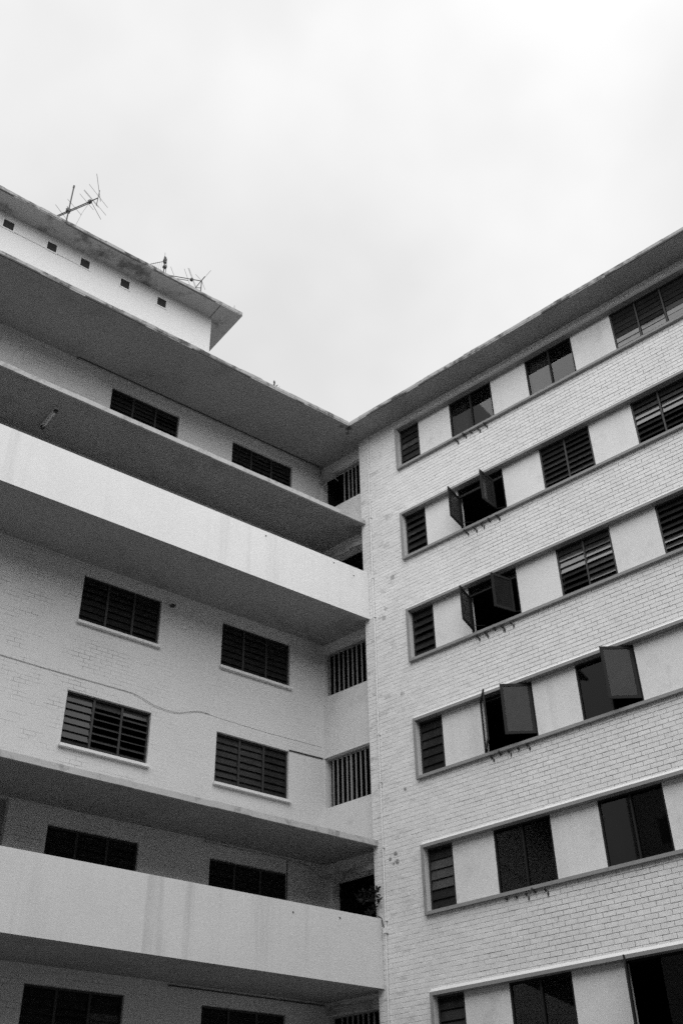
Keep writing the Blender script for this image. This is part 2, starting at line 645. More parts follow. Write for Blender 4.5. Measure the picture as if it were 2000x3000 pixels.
variants = []
for k in range(6):
    mb = MB()
    dy, dz = random.uniform(-.0015, .0015), random.uniform(-.001, .001)
    brick_geo(mb, -(BL_ - JT) / 2 - dy, (BL_ - JT) / 2 + dy, -(BH_ - JT) / 2 - dz, (BH_ - JT) / 2 + dz, BX - 0.0005 * k, tilt=random.uniform(-.001, .001))
    for i_, vv in enumerate(mb.v):
        mb.v[i_] = (vv[0] - BX, vv[1], vv[2])
    variants.append(mb.mesh('brick', 'brick_paint'))
for b in near:
    o = link('brick', random.choice(variants), wall_r, (BX + 0.0035 * relief((b[0] + b[1]) / 2, (b[2] + b[3]) / 2) + random.uniform(-.0012, .001), (b[0] + b[1]) / 2 + random.uniform(-.001, .001), (b[2] + b[3]) / 2 + random.uniform(-.0015, .0015)))
    o.rotation_euler = (random.uniform(-.005, .005), 0, 0)
mb = MB()
for b in full + rest:
    if b in near_set:
        continue
    dep = 0.0040 * relief((b[0] + b[1]) / 2, (b[2] + b[3]) / 2)
    jy, jz = random.uniform(-.0015, .0015), random.uniform(-.0015, .0015)
    brick_geo(mb, b[0] + jy, b[1] + jy, b[2] + jz, b[3] + jz, BX + dep + random.uniform(-.002, .001), tilt=random.uniform(-.001, .001))
tag(rbuild(mb, 'brickwork', 'brick_paint', wall_r), kind='stuff')

# window surrounds, panels and sloping fillets
FT = 0.058                  # face width of the surround
YC = [(-2.684, -3.245), (-4.14, -5.305), (-6.22, -7.39), (-8.33, -10.05), (-10.97, -12.13)]      # window bays
PAN = 0.135                 # panels sit this far behind the face
WX = 0.165                  # window plane
yr = YFAR + 0.6
for k in range(6):
    zt, zb = ZF[k], ZF[k] - FH
    mb = MB()
    # head
    head = MB()
    head.box((0, yr, zt - FT), (0.30, YL, zt))
    sur = rbuild(head, 'window_surround', 'frame_paint')
    s_ = MB().box((0.0, yr, zb), (0.30, YL, zb + FT))
    rbuild(s_, 'surround_sill', 'frame_paint', sur)
    # jamb: grey front edge, white inner face
    j = MB()
    j.box((0.001, YL - FT, zb + FT), (0.012, YL, zt - FT))
    rbuild(j, 'surround_jamb', 'frame_paint', sur)
    j = MB().box((0.012, YL - FT + 0.001, zb + FT), (0.30, YL - 0.002, zt - FT))
    rbuild(j, 'jamb_lining', 'reveal_paint', sur)
    # fillet of mortar shedding rain on top of the head
    fl = MB()
    fl.poly([(0.004, yr, zt + 0.0005), (0.004, YL - 0.002, zt + 0.0005), (BX + 0.004, YL - 0.002, zt + 0.066), (BX + 0.004, yr, zt + 0.066)][::-1])
    fl.poly([(0.004, YL - 0.002, zt + 0.0005), (BX + 0.004, YL - 0.002, zt + 0.0005), (BX + 0.004, YL - 0.002, zt + 0.066)])
    fl.poly([(0.004, yr, zt + 0.0005), (BX + 0.004, yr, zt + 0.066), (BX + 0.004, yr, zt + 0.0005)])
    rbuild(fl, 'rain_fillet', 'fillet_paint', sur)
    for i in range(len(YC)):
        ya = YC[i][1]
        yb = YC[i + 1][0] if i + 1 < len(YC) else yr
        p_ = MB().box((PAN, yb, zb + FT), (0.30, ya, zt - FT))
        rbuild(p_, 'infill_panel', 'panel_plaster', sur)

# rooms behind
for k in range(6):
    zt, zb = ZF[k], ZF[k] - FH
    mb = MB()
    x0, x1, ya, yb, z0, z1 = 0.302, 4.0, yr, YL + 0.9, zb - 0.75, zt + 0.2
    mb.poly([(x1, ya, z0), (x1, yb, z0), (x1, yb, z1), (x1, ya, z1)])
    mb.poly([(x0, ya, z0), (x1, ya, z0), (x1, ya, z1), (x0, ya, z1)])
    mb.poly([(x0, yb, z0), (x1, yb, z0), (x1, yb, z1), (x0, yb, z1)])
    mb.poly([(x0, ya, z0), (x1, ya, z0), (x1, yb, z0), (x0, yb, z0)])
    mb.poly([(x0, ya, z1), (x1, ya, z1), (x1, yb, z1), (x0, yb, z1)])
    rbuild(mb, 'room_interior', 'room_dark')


def rwin_frame(name, ya, yb, z0, z1, mullions=(), fwid=0.03, x=WX, mat='dark_metal', transom=None):
    """outer frame of a window in the right wing; ya > yb"""
    m_ = MB()
    m_.box((x - .02, yb, z1 - fwid), (x + .03, ya, z1))
    m_.box((x - .02, yb, z0), (x + .03, ya, z0 + fwid))
    m_.box((x - .02, ya - fwid, z0 + fwid), (x + .03, ya, z1 - fwid))
    m_.box((x - .02, yb, z0 + fwid), (x + .03, yb + fwid, z1 - fwid))
    for y in mullions:
        m_.box((x - .022, y - fwid / 2, z0 + fwid), (x + .03, y + fwid / 2, z1 - fwid))
    if transom:
        m_.box((x - .018, yb + fwid, transom - .015), (x + .028, ya - fwid, transom + .015))
    return rbuild(m_, name, mat)


def rlouvres(win, ya, yb, z0, z1, n, angle, mats, x=WX):
    """n glass blades between ya and yb; angle 0 = shut flat, 90 = fully open; mats: material of each blade from the top"""
    pitch = (z1 - z0) / n
    hb = pitch * 0.56
    for i in range(n):
        a_ = rad((angle[i] if isinstance(angle, (list, tuple)) else angle) + random.gauss(0, 2.0))
        zc = z1 - (i + 0.5) * pitch
        m_ = MB()
        # bottom edge leans out of the wall
        m_.obox((x, (ya + yb) / 2, zc), (0.003 * math.cos(a_), 0, 0.003 * math.sin(a_)), (0, (ya - yb) / 2, 0), (math.sin(a_) * hb, 0, math.cos(a_) * hb))
        rbuild(m_, 'louvre_blade', mats[i] if isinstance(mats, (list, tuple)) else mats, win)


def pane(win, ya, yb, z0, z1, mat='window_glass', x=WX + 0.004):
    m_ = MB().box((x, yb, z0), (x + 0.005, ya, z1))
    return rbuild(m_, 'pane', mat, win)


def casement(win, hy, side, w, theta, z0, z1, mat='window_glass', handle=True, xh=WX - 0.022):
    """an outward opening steel leaf hinged at hy; side -1: hinge on the corner side, +1: hinge on the street side"""
    th = rad(theta)
    d = Vector((-math.sin(th), side * math.cos(th), 0))
    nrm = Vector((0, 0, 1)).cross(d)
    o_ = Vector((xh, hy, 0))
    f_ = 0.026
    m_ = MB()
    zc, hz = (z0 + z1) / 2, (z1 - z0) / 2

    def bar(u, v_, hu, hv):
        m_.obox(o_ + d * u + Vector((0, 0, v_)), d * hu, nrm * 0.013, Vector((0, 0, hv)))
    bar(f_, zc, f_, hz)
    bar(w - f_, zc, f_, hz)
    bar(w / 2, z0 + f_, w / 2 - 2 * f_, f_)
    bar(w / 2, z1 - f_, w / 2 - 2 * f_, f_)
    rbuild(m_, 'casement_leaf', 'dark_metal', win)
    p_ = MB()
    p_.obox(o_ + d * (w / 2) + Vector((0, 0, zc)), d * (w / 2 - 2 * f_), nrm * 0.002, Vector((0, 0, hz - 2 * f_)))
    rbuild(p_, 'leaf_pane', mat, win)
    if handle:
        h_ = MB()
        for sgn in (1,):
            c0 = o_ + d * (w - 2.2 * f_) + Vector((0, 0, zc - 0.02)) - nrm * side * -0.0
            inw = nrm * (0.03 if side < 0 else -0.03)
            h_.tube(c0, c0 + inw, 0.008)
            h_.tube(c0 + inw, c0 + inw - d * 0.045 + Vector((0, 0, -0.085)), 0.008)
        rbuild(h_, 'handle', 'dark_metal', win)


LG, LD, LB = 'louvre_glass', 'louvre_glass_dark', 'louvre_glass_bright'
# narrow louvre windows beside the inner corner
small = {0: [LD, LD, LB, LD, LD, LD], 1: [LD, LG, LG, LD, LD, LD], 2: [LD] * 6, 3: [LD, LG, LG, LD, LD, LD], 4: [LD, LB, LB, LB, LD, LD], 5: [LD, LG, LG, LG, LD, LD]}
ang = {0: 10, 1: 20, 2: 20, 3: 10, 4: 10, 5: 10}
for k in range(6):
    z0, z1 = ZF[k] - FH + FT, ZF[k] - FT
    ya, yb = YC[0][0], YC[0][1]
    w = rwin_frame('narrow_louvre_window', ya, yb, z0, z1, fwid=0.035, mat='louvre_frame')
    rlouvres(w, ya - .04, yb + .04, z0 + .035, z1 - .035, 6, ang[k], small[k])

# second bay
y2a, y2b = YC[1]
y2m = (y2a + y2b) / 2
for k in range(6):
    z0, z1 = ZF[k] - FH + FT, ZF[k] - FT
    if k == 0:
        w = rwin_frame('sliding_window', y2a, y2b, z0, z1, (y2m,), 0.035)
        pane(w, y2a - .035, y2m + .018, z0 + .035, z1 - .035)
        pane(w, y2m - .018, y2b + .035, z0 + .035, z1 - .035, x=WX + .012)
    elif k in (1, 2):
        tz = z1 - 0.20
        w = rwin_frame('casement_window', y2a, y2b, z0, z1, (), 0.03, transom=tz)
        m_ = MB()
        m_.box((WX - .018, y2m - .014, tz + .015), (WX + .028, y2m + .014, z1 - .03))
        rbuild(m_, 'mullion', 'dark_metal', w)
        pane(w, y2a - .03, y2m + .014, tz + .015, z1 - .03, 'dark_glass')
        pane(w, y2m - .014, y2b + .03, tz + .015, z1 - .03, 'dark_glass')
        casement(w, y2a - .02, -1, 0.52, 82 if k == 1 else 77, z0 + .15, tz - .005, 'leaf_glass')
        if k == 1:        # slid inwards along its stay as it swung open
            casement(w, -5.08, 1, 0.49, 90, z0 + .15, tz - .02, 'leaf_glass', handle=False, xh=0.08)
        else:
            casement(w, -5.18, 1, 0.50, 72, z0 + .14, tz - .03, 'leaf_glass_dark', handle=False, xh=0.11)
        yh_ = -5.08 if k == 1 else -5.18
        m_ = MB().tube((WX, y2b + .05, z0 + .16), (0.09, yh_ + .02, z0 + .16), .007).tube((WX, y2a - .30, z0 + .16), (WX - .2, y2a - .06, z0 + .16), .006)
        rbuild(m_, 'window_stay', 'dark_metal', w)
    elif k == 3:
        w = rwin_frame('casement_window', y2a, y2b, z0, z1, (), 0.03)
        casement(w, y2a - .02, -1, 0.54, 50, z0 + .10, z1 - .02, 'window_glass')
        casement(w, y2b + .04, 1, 0.56, 40, z0 + .12, z1 - .02, 'leaf_glass')
    else:
        w = rwin_frame('sliding_window', y2a, y2b, z0, z1, (y2m,), 0.03)
        pane(w, y2a - .03, y2m + .015, z0 + .03, z1 - .03, 'dark_glass')
        pane(w, y2m - .015, y2b + .03, z0 + .03, z1 - .03, 'dark_glass', x=WX + .012)

# third bay
y3a, y3b = YC[2]
y3m = (y3a + y3b) / 2
for k in range(6):
    z0, z1 = ZF[k] - FH + FT, ZF[k] - FT
    if k == 0:
        w = rwin_frame('sliding_window', y3a, y3b, z0, z1, (y3m,), 0.035)
        pane(w, y3a - .035, y3m + .018, z0 + .035, z1 - .035)
        pane(w, y3m - .018, y3b + .035, z0 + .035, z1 - .035, x=WX + .012)
    elif k in (1, 2):
        w = rwin_frame('louvre_window', y3a, y3b, z0, z1, (y3m,), 0.035, mat='louvre_frame')
        if k == 1:
            A, B, aA, aB = [LD] * 8, [LD] * 8, 22, 22
        else:
            A, B = [LG, LB, LB, LB, LD, LD, LD, LD], [LG, LG, LB, LB, LB, LB, LB, LB]
            aA, aB = [12, 12, 12, 12, 30, 34, 34, 34], [12, 12, 12, 18, 24, 26, 26, 26]
        rlouvres(w, y3a - .04, y3m + .02, z0 + .035, z1 - .035, 8, aA, A)
        rlouvres(w, y3m - .02, y3b + .04, z0 + .035, z1 - .035, 8, aB, B)
    elif k == 3:
        w = rwin_frame('casement_window', y3a, y3b, z0, z1, (y3m,), 0.03)
        pane(w, y3a - .03, y3m + .015, z0 + .03, z1 - .03, 'dark_glass')
        casement(w, y3b + .04, 1, 0.56, 41, z0 + .12, z1 - .02, 'leaf_glass', handle=False)
    elif k == 4:
        w = rwin_frame('sliding_window', y3a, y3b, z0, z1, (y3m,), 0.03)
        pane(w, y3a - .03, y3m + .015, z0 + .03, z1 - .03, 'dark_glass')
        pane(w, y3m - .015, y3b + .03, z0 + .03, z1 - .03, 'dark_glass', x=WX + .012)
    else:
        w = rwin_frame('casement_window', y3a, y3b, z0, z1, (), 0.03)
        casement(w, y3a - .04, -1, 0.54, 66, z0 + .02, z1 - .02, 'dark_glass', handle=False)
        pane(w, y3m, y3b + .03, z0 + .03, z1 - .03, 'dark_glass')

# fourth bay
y4a, y4b = YC[3]
for k in range(6):
    z0, z1 = ZF[k] - FH + FT, ZF[k] - FT
    n3 = [y4a + (y4b - y4a) * i / 3 for i in range(4)]
    w = rwin_frame('louvre_window', y4a, y4b, z0, z1, tuple(n3[1:3]), 0.035, mat='louvre_frame')
    for i in range(3):
        if k == 0:
            mats, a_ = [LD] * 5 + [LB] * 3, 5  # lower blades paler, upper darker: reflected sky and eave put into the glass
        elif k == 1:
            mats, a_ = [LD, LB, LB, LB, LD, LD, LD, LD], [16, 16, 12, 12, 30, 30, 30, 30]
        else:
            mats, a_ = [LD, LD, LD, LD, LB, LB, LB, LB], [28, 28, 28, 28, 24, 24, 24, 24]
        rlouvres(w, n3[i] - .03, n3[i + 1] + .03, z0 + .035, z1 - .035, 8, a_, mats)
y5a, y5b = YC[4]
for k in range(6):
    z0, z1 = ZF[k] - FH + FT, ZF[k] - FT
    w = rwin_frame('sliding_window', y5a, y5b, z0, z1, ((y5a + y5b) / 2,), 0.035)
    pane(w, y5a - .035, y5b + .035, z0 + .035, z1 - .035, 'dark_glass')

# curtains hanging behind some panes; the pale one stands in for a bright reflection
random.seed(9)
for k, ya, yb, mat in ((0, y3a - .05, y3m + .03, 'pane_reflection'), (4, y2a - .05, y2m + .12, 'curtain_cloth'), (4, y3m - .10, y3b + .05, 'curtain_cloth'), (5, y2m - .03, y2b + .05, 'curtain_cloth'),
                       (0, y2a - .05, y2a - .42, 'curtain_cloth'), (5, y2a - .05, y2a - .35, 'curtain_cloth'), (4, y3a - .04, y3a - .30, 'curtain_cloth')):
    z0, z1 = ZF[k] - FH + FT, ZF[k] - FT
    m_ = MB()
    n_ = 14
    pts = [(WX + 0.10 + 0.02 * math.sin(i * 2.1) + random.uniform(-.006, .006), ya + (yb - ya) * i / n_) for i in range(n_ + 1)]
    zlow = z0 + random.uniform(0.0, 0.25)
    for p_, q_ in zip(pts, pts[1:]):
        m_.poly([(p_[0], p_[1], zlow), (q_[0], q_[1], zlow), (q_[0], q_[1], z1), (p_[0], p_[1], z1)])
    rbuild(m_, 'curtain', mat)

# laundry pole sockets under the second bay, most with a thin dark piece below
for k in range(6):
    for i in range(5):
        y = -4.315 - 0.1945 * i + random.uniform(-.012, .012)
        z = ZF[k] - FH - 0.005 + random.uniform(-.008, .004)
        jy, jz, ln_ = random.uniform(-.02, .02), random.uniform(-.02, .01), random.uniform(-.02, .015)
        m_ = MB()
        m_.tube((BX + 0.02, y, z - 0.045), (BX - 0.085 - ln_, y + jy, z - 0.002 + jz), 0.017, 8)
        m_.tube((BX - 0.080 - ln_, y + jy, z - 0.004 + jz), (BX - 0.0855 - ln_, y + jy, z - 0.002 + jz), 0.021, 8)
        so = rbuild(m_, 'pole_socket', 'rust_iron')
        if random.random() < 0.82:
            m_ = MB().obox((BX - 0.004, y - 0.035 + jy * .5, z - 0.085 + jz), (0.004, 0, 0), (0, 0.012, -0.02 + jz * .6), (0, 0.012 + jy * .4, 0.032 + ln_ * .5))
            rbuild(m_, 'socket_smudge', 'rust_iron', so)

# conduit down the brickwork
m_ = MB()
cp = [(0.048, -1.775, SOF), (0.048, -1.752, 16.4), (0.048, -1.742, 13.98), (0.048, -1.742, 12.2), (0.048, -1.724, 10.23), (0.048, -1.719, 9.24), (0.048, -1.712, 7.2), (0.048, -1.704, 6.44), (0.048, -1.677, 4.94), (0.048, -1.66, 2.0)]
m_.path(cp, 0.017, 8)
con = rbuild(m_, 'conduit', 'conduit_paint')
for y, z in ((-1.742, 13.95), (-1.724, 10.23), (-1.719, 9.24), (-1.715, 7.95), (-1.708, 6.62), (-1.745, 12.95), (-1.752, 15.6)):
    m_ = MB().box((0.028, y - 0.032, z - 0.012), (0.069, y + 0.032, z + 0.012))
    rbuild(m_, 'conduit_clip', 'conduit_paint', con)
m_ = MB().box((0.012, -1.742, 6.40), (0.069, -1.668, 6.49))
rbuild(m_, 'junction_box', 'conduit_paint', con)
m_ = MB().path([(0.03, -1.70, 6.45), (0.05, -1.64, 6.55), (0.06, -1.60, 6.68), (0.05, -1.52, 6.74)], 0.009)
rbuild(m_, 'loose_wire', 'cable_rubber', con)

# recessed wall with the barred openings
mb = MB()
SILL = [9.165 + H * (3 - k) for k in range(6)]
LINT = [10.25 + H * (3 - k) for k in range(6)]
YB0 = -0.050
holes = []
for k in range(6):
    if k in (1, 4):
        holes.append((YE + 0.03, -0.24, 8.1 - H * (k - 3), LINT[k] - 0.09))
    else:
        holes.append((YE + 0.03, YB0 - 0.02, SILL[k], LINT[k]))
holed_wall(mb, [YE, YB0 + 0.05], [0.0, SOF], holes, lambda u, v_, d: (XB + d, u, v_), 0.2)
barwall = rbuild(mb, 'recess_wall', 'panel_plaster')
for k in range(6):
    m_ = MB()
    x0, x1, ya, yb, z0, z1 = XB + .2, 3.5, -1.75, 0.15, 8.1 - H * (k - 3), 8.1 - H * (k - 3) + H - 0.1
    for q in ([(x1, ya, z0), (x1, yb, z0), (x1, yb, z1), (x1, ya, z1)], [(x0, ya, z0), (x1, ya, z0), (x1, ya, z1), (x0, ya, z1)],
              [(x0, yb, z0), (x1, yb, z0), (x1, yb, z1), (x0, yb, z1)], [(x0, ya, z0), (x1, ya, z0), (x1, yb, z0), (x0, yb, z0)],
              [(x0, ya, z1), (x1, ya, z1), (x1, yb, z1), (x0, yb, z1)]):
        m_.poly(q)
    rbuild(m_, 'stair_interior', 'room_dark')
bars = {0: [-.719, -.863, -.982, -1.10, -1.225, -1.35], 2: [-.153, -.287, -.427, -.557, -.691, -.821, -.947, -1.088, -1.22, -1.35],
        3: [-.2156, -.34, -.468, -.597, -.712, -.841, -.969, -1.098, -1.225, -1.35], 5: [-.34, -.468, -.597, -.725, -.841, -.969, -1.098, -1.225, -1.35]}
for k, ys in bars.items():
    m_ = MB().box((XB + 0.09, YE + 0.035, SILL[k] + 0.002), (XB + 0.12, YB0 - 0.08, SILL[k] + 0.03))
    grille = rbuild(m_, 'window_grille', 'bar_paint')
    m_ = MB().box((XB + 0.09, YE + 0.035, LINT[k] - 0.03), (XB + 0.12, YB0 - 0.08, LINT[k] - 0.002))
    rbuild(m_, 'top_rail', 'bar_paint', grille)
    for i, y in enumerate(ys):
        rr = 0.012 if not (k == 3 and i == 4) else 0.018
        m_ = MB().box((XB + 0.1 - rr, y - rr, SILL[k] + 0.03), (XB + 0.1 + rr, y + rr, LINT[k] - 0.03))
        rbuild(m_, 'bar', 'bar_paint', grille)
    if k in (3, 5):
        m_ = MB().box((XB - 0.016, YE + 0.004, LINT[k] + 0.001), (XB - 0.001, YB0 - 0.01, LINT[k] + 0.022))
        rbuild(m_, 'lintel_drip', 'panel_plaster')
for k in (1, 4, 5):
    # rough lintel beam, broken concrete edges
    z = LINT[k] - 0.085 if k != 5 else LINT[k] + 0.005
    m_ = MB()
    random.seed(k)
    y = YB0 - 0.08
    while y > YE + 0.05:
        ln = random.uniform(0.12, 0.35)
        y2 = max(y - ln, YE + 0.03)
        dz, dx = random.uniform(-.012, .012), random.uniform(0.0, 0.02)
        m_.box((XB - 0.045 - dx, y2, z + dz), (XB - 0.001, y, z + 0.12 + random.uniform(-.02, .015)))
        y = y2
    rbuild(m_, 'lintel_beam', 'ledge_edge')
# half-open top-hung sash in the uppermost barred opening
m_ = MB()
m_.obox((XB - 0.10, -0.33, LINT[0] - 0.17), (0.09, 0, -0.035), (0, 0.20, 0), (0.006, 0, 0.016))
m_.tube((XB - 0.18, -0.14, LINT[0] - 0.205), (XB + 0.05, -0.14, LINT[0] - 0.30), 0.011)
m_.tube((XB - 0.18, -0.52, LINT[0] - 0.205), (XB + 0.05, -0.56, LINT[0] - 0.30), 0.008)
rbuild(m_, 'open_sash', 'bar_paint')

# roof slab of the right wing, mitred with the left one at the corner
CX, CY = -0.555, -1.70          # inner corner of the eaves
m_ = MB()
plan = [(CX, CY - 0.004), (CX, YFAR - 0.5), (7.0, YFAR - 0.5), (7.0, CY + (7.0 - CX) * 1.2), (CX + 0.0, CY - 0.004)][:4]
m_.prism(plan, SOF, SOF + ROOF_T, side=1, bottom=0, top=1)
rbuild(m_, 'roof_slab', ['soffit_paint', 'slab_edge'])

# ================================================================== LEFT WING
left = empty('plastered_apartment_wing', (0, 0, 0), LROT)
tag(left, 'white apartment wing on the left with two long balcony parapets', 'building')


def lbuild(mb_, name, mats, parent=None):
    return mb_.build(name, mats, left if parent is None else parent)


SW = [(-5.602, -3.868), (-2.400, -0.648)]
rows = [0, 2, 3, 4, 5]
S_END = S_at(XB, 0)
holes = []
for k in rows:
    for (a, b) in SW:
        holes.append((a, b, ZW[k] - WH, ZW[k]))
holes.append((-7.9, -6.33, 5.62, 8.0))          # doorway on the lower balcony
mb = MB()
holed_wall(mb, [SFAR, S_END], [0.0, SOF], holes, lambda u, v_, d: (u, d, v_), 0.14)
wall_l = lbuild(mb, 'plastered_wall', 'left_wall_paint')
# doorway leaf
m_ = MB().box((-7.9, 0.141, 5.62), (-6.33, 0.18, 8.0))
door = lbuild(m_, 'door', 'door_paint')
m_ = MB().tube((-6.5, 0.141, 6.65), (-6.5, 0.09, 6.65), 0.012).tube((-6.5, 0.09, 6.65), (-6.62, 0.09, 6.65), 0.012)
lbuild(m_, 'handle', 'dark_metal', door)


def lwindow(k, a, b, sill, mats3, ang3, n=8):
    z1, z0 = ZW[k], ZW[k] - WH
    fw_ = 0.035
    y = 0.085
    m_ = MB()
    m_.box((a, y - .025, z1 - fw_), (b, y + .03, z1))
    m_.box((a, y - .025, z0), (b, y + .03, z0 + fw_))
    m_.box((a, y - .025, z0 + fw_), (a + fw_, y + .03, z1 - fw_))
    m_.box((b - fw_, y - .025, z0 + fw_), (b, y + .03, z1 - fw_))
    xs = [a + (b - a) * i / 3 for i in range(4)]
    for x in xs[1:3]:
        m_.box((x - .022, y - .026, z0 + fw_), (x + .022, y + .03, z1 - fw_))
    w = lbuild(m_, 'louvre_window', 'louvre_frame')
    pitch = (WH - 2 * fw_) / n
    for i in range(3):
        xa, xb = xs[i] + .028, xs[i + 1] - .028
        for j in range(n):
            an = (ang3[i][j] if isinstance(ang3[i], (list, tuple)) else ang3[i]) + random.gauss(0, 2.5) + (14 if random.random() < 0.03 else 0)
            an = rad(an)
            mt = mats3[i][j] if isinstance(mats3[i], (list, tuple)) else mats3[i]
            zc = z1 - fw_ - (j + .5) * pitch
            hb = pitch * .56
            q = MB().obox(((xa + xb) / 2, y, zc), ((xb - xa) / 2, 0, 0), (0, .003 * math.cos(an), .003 * math.sin(an)), (0, math.sin(an) * hb, math.cos(an) * hb))
            lbuild(q, 'louvre_blade', mt, w)
    if sill:
        q = MB().box((a - .035, -0.075, z0 - .055), (b + .035, 0.06, z0 - .002))
        lbuild(q, 'window_sill', 'sill_paint', w)
    return w


for k in rows:
    for (a, b) in SW:
        m3_, a3 = [LD] * 3, [14, 14, 14]
        if k == 3 and a < -5:
            m3_, a3 = [[LG] + [LG] * 7, [LG] + [LB] * 7, [LG] + [LB] * 7], [13, [13] + [52] * 7, [13] + [52] * 7]
        elif k == 3:
            m3_ = [LG, LG, LD]
        elif k == 5 and a < -5:
            m3_ = [LD, LD, [LD, LD] + [LB] * 6]
        elif k == 4:
            a3 = [12, 12, 12]
        lwindow(k, a, b, k in (0, 2, 3), m3_, a3, 7 if k in (2, 3) else 8)
# rooms behind the left windows
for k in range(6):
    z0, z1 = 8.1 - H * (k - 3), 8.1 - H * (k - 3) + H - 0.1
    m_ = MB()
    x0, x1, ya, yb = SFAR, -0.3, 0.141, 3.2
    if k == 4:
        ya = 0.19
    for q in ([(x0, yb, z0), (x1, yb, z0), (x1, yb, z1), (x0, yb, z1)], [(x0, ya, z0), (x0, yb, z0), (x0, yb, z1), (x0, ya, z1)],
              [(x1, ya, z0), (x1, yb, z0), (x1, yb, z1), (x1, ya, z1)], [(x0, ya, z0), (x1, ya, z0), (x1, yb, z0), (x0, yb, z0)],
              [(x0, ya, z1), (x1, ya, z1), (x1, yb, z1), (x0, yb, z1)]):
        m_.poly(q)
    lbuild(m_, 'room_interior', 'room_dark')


def slab_plan(front):
    pts = [(SFAR, 0.0), (S_END - 0.001, 0.0)]
    pts.append(w2l(XB - 0.001, YE + 0.001))
    pts.append(w2l(BX - 0.006, YE + 0.001))
    pts.append((S_at(BX - 0.006, front), -front))
    pts.append((SFAR, -front))
    return pts


PF = 1.56
for k, (zb, zt, streak) in enumerate(((12.965, 14.165, 'parapet_paint'), (5.485, 6.675, 'parapet_streaked'))):
    m_ = MB().prism(slab_plan(PF - 0.13), zb, zb + 0.13)
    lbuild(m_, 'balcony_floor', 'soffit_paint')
    m_ = MB()
    a = S_at(BX - 0.006, PF)
    b = S_at(BX - 0.006, PF - 0.129)
    m_.prism([(SFAR, -PF), (a, -PF), (b, -(PF - 0.129)), (SFAR, -(PF - 0.129))], zb - 0.003, zt, side=0, bottom=1, top=0)
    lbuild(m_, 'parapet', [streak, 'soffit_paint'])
# thin floor ledges without parapet; the edge is a row of short cast lengths, some chipped
for k, zb in enumerate((15.515, 8.016)):
    m_ = MB().prism(slab_plan(1.50), zb, zb + 0.10)
    led = lbuild(m_, 'floor_ledge', 'soffit_paint')
    random.seed(20 + k)
    s = S_at(BX - 0.006, 1.53)
    m_ = MB()
    while s > SFAR:
        s2 = max(s - random.uniform(0.25, 0.8), SFAR)
        dz, do = random.uniform(-.006, .006), random.uniform(-.004, .004)
        sa = min(s, S_at(BX - 0.006, 1.50))
        m_.prism([(s2, -1.499), (sa, -1.499), (s, -(1.54 + do)), (s2, -(1.54 + do))], zb - 0.004 + dz * .5, zb + 0.105 + dz)
        s = s2
    lbuild(m_, 'ledge_edging', 'ledge_edge', led)

# roof slab
m_ = MB()
cl_ = w2l(CX, CY + 0.004)
c2 = w2l(7.0, CY + (7.0 - CX) * 1.2)
cl_ = (cl_[0] - 0.003, cl_[1])
plan = [(SFAR, cl_[1] - 0.0), cl_, (c2[0] - 0.003, c2[1]), (SFAR, c2[1])]
plan = [(SFAR, cl_[1]), cl_, (c2[0] - 0.003, c2[1]), (SFAR, c2[1])]
m_.prism(plan, SOF - 0.002, SOF + ROOF_T - 0.002, side=1, bottom=0, top=1)
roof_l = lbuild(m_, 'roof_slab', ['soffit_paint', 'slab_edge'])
# weathered upstand along both eaves: uneven mortar lengths
random.seed(5)
m_ = MB()
s = cl_[0] - 0.02
while s > SFAR:
    s2 = s - random.uniform(0.2, 0.6)
    hgt = random.uniform(0.0, 0.018)
    m_.box((s2, cl_[1] - random.uniform(0.002, 0.008), SOF + ROOF_T * 0.35), (s, cl_[1] + 0.12, SOF + ROOF_T + hgt))
    s = s2
lbuild(m_, 'eave_upstand', 'slab_edge', roof_l)
m_ = MB()
s = cl_[0] - 0.02
while s > SFAR:
    s2 = s - random.uniform(0.15, 0.9)
    if random.random() < 0.75:
        m_.box((s2, cl_[1] - random.uniform(0.006, 0.012), SOF - 0.006 - random.uniform(0, .008)), (s, cl_[1] + 0.01, SOF + random.uniform(0.008, 0.035)))
    s = s2
lbuild(m_, 'drip_edge', 'slab_dirt', roof_l)['kind'] = 'stuff'
m_ = MB()
y = CY - 0.03
while y > YFAR:
    y2 = y - random.uniform(0.2, 0.6)
    hgt = random.uniform(0.0, 0.015)
    m_.box((CX - random.uniform(0.002, 0.008), y2, SOF + ROOF_T * 0.35), (CX + 0.12, y, SOF + ROOF_T + hgt))
    y = y2
rbuild(m_, 'eave_upstand', 'slab_edge')
m_ = MB()
y = CY - 0.03
while y > YFAR:
    y2 = y - random.uniform(0.15, 0.9)
    if random.random() < 0.6:
        m_.box((CX - random.uniform(0.005, 0.010), y2, SOF - 0.004 - random.uniform(0, .006)), (CX + 0.01, y, SOF + random.uniform(0.006, 0.03)))
    y = y2
rbuild(m_, 'drip_edge', 'slab_dirt')['kind'] = 'stuff'

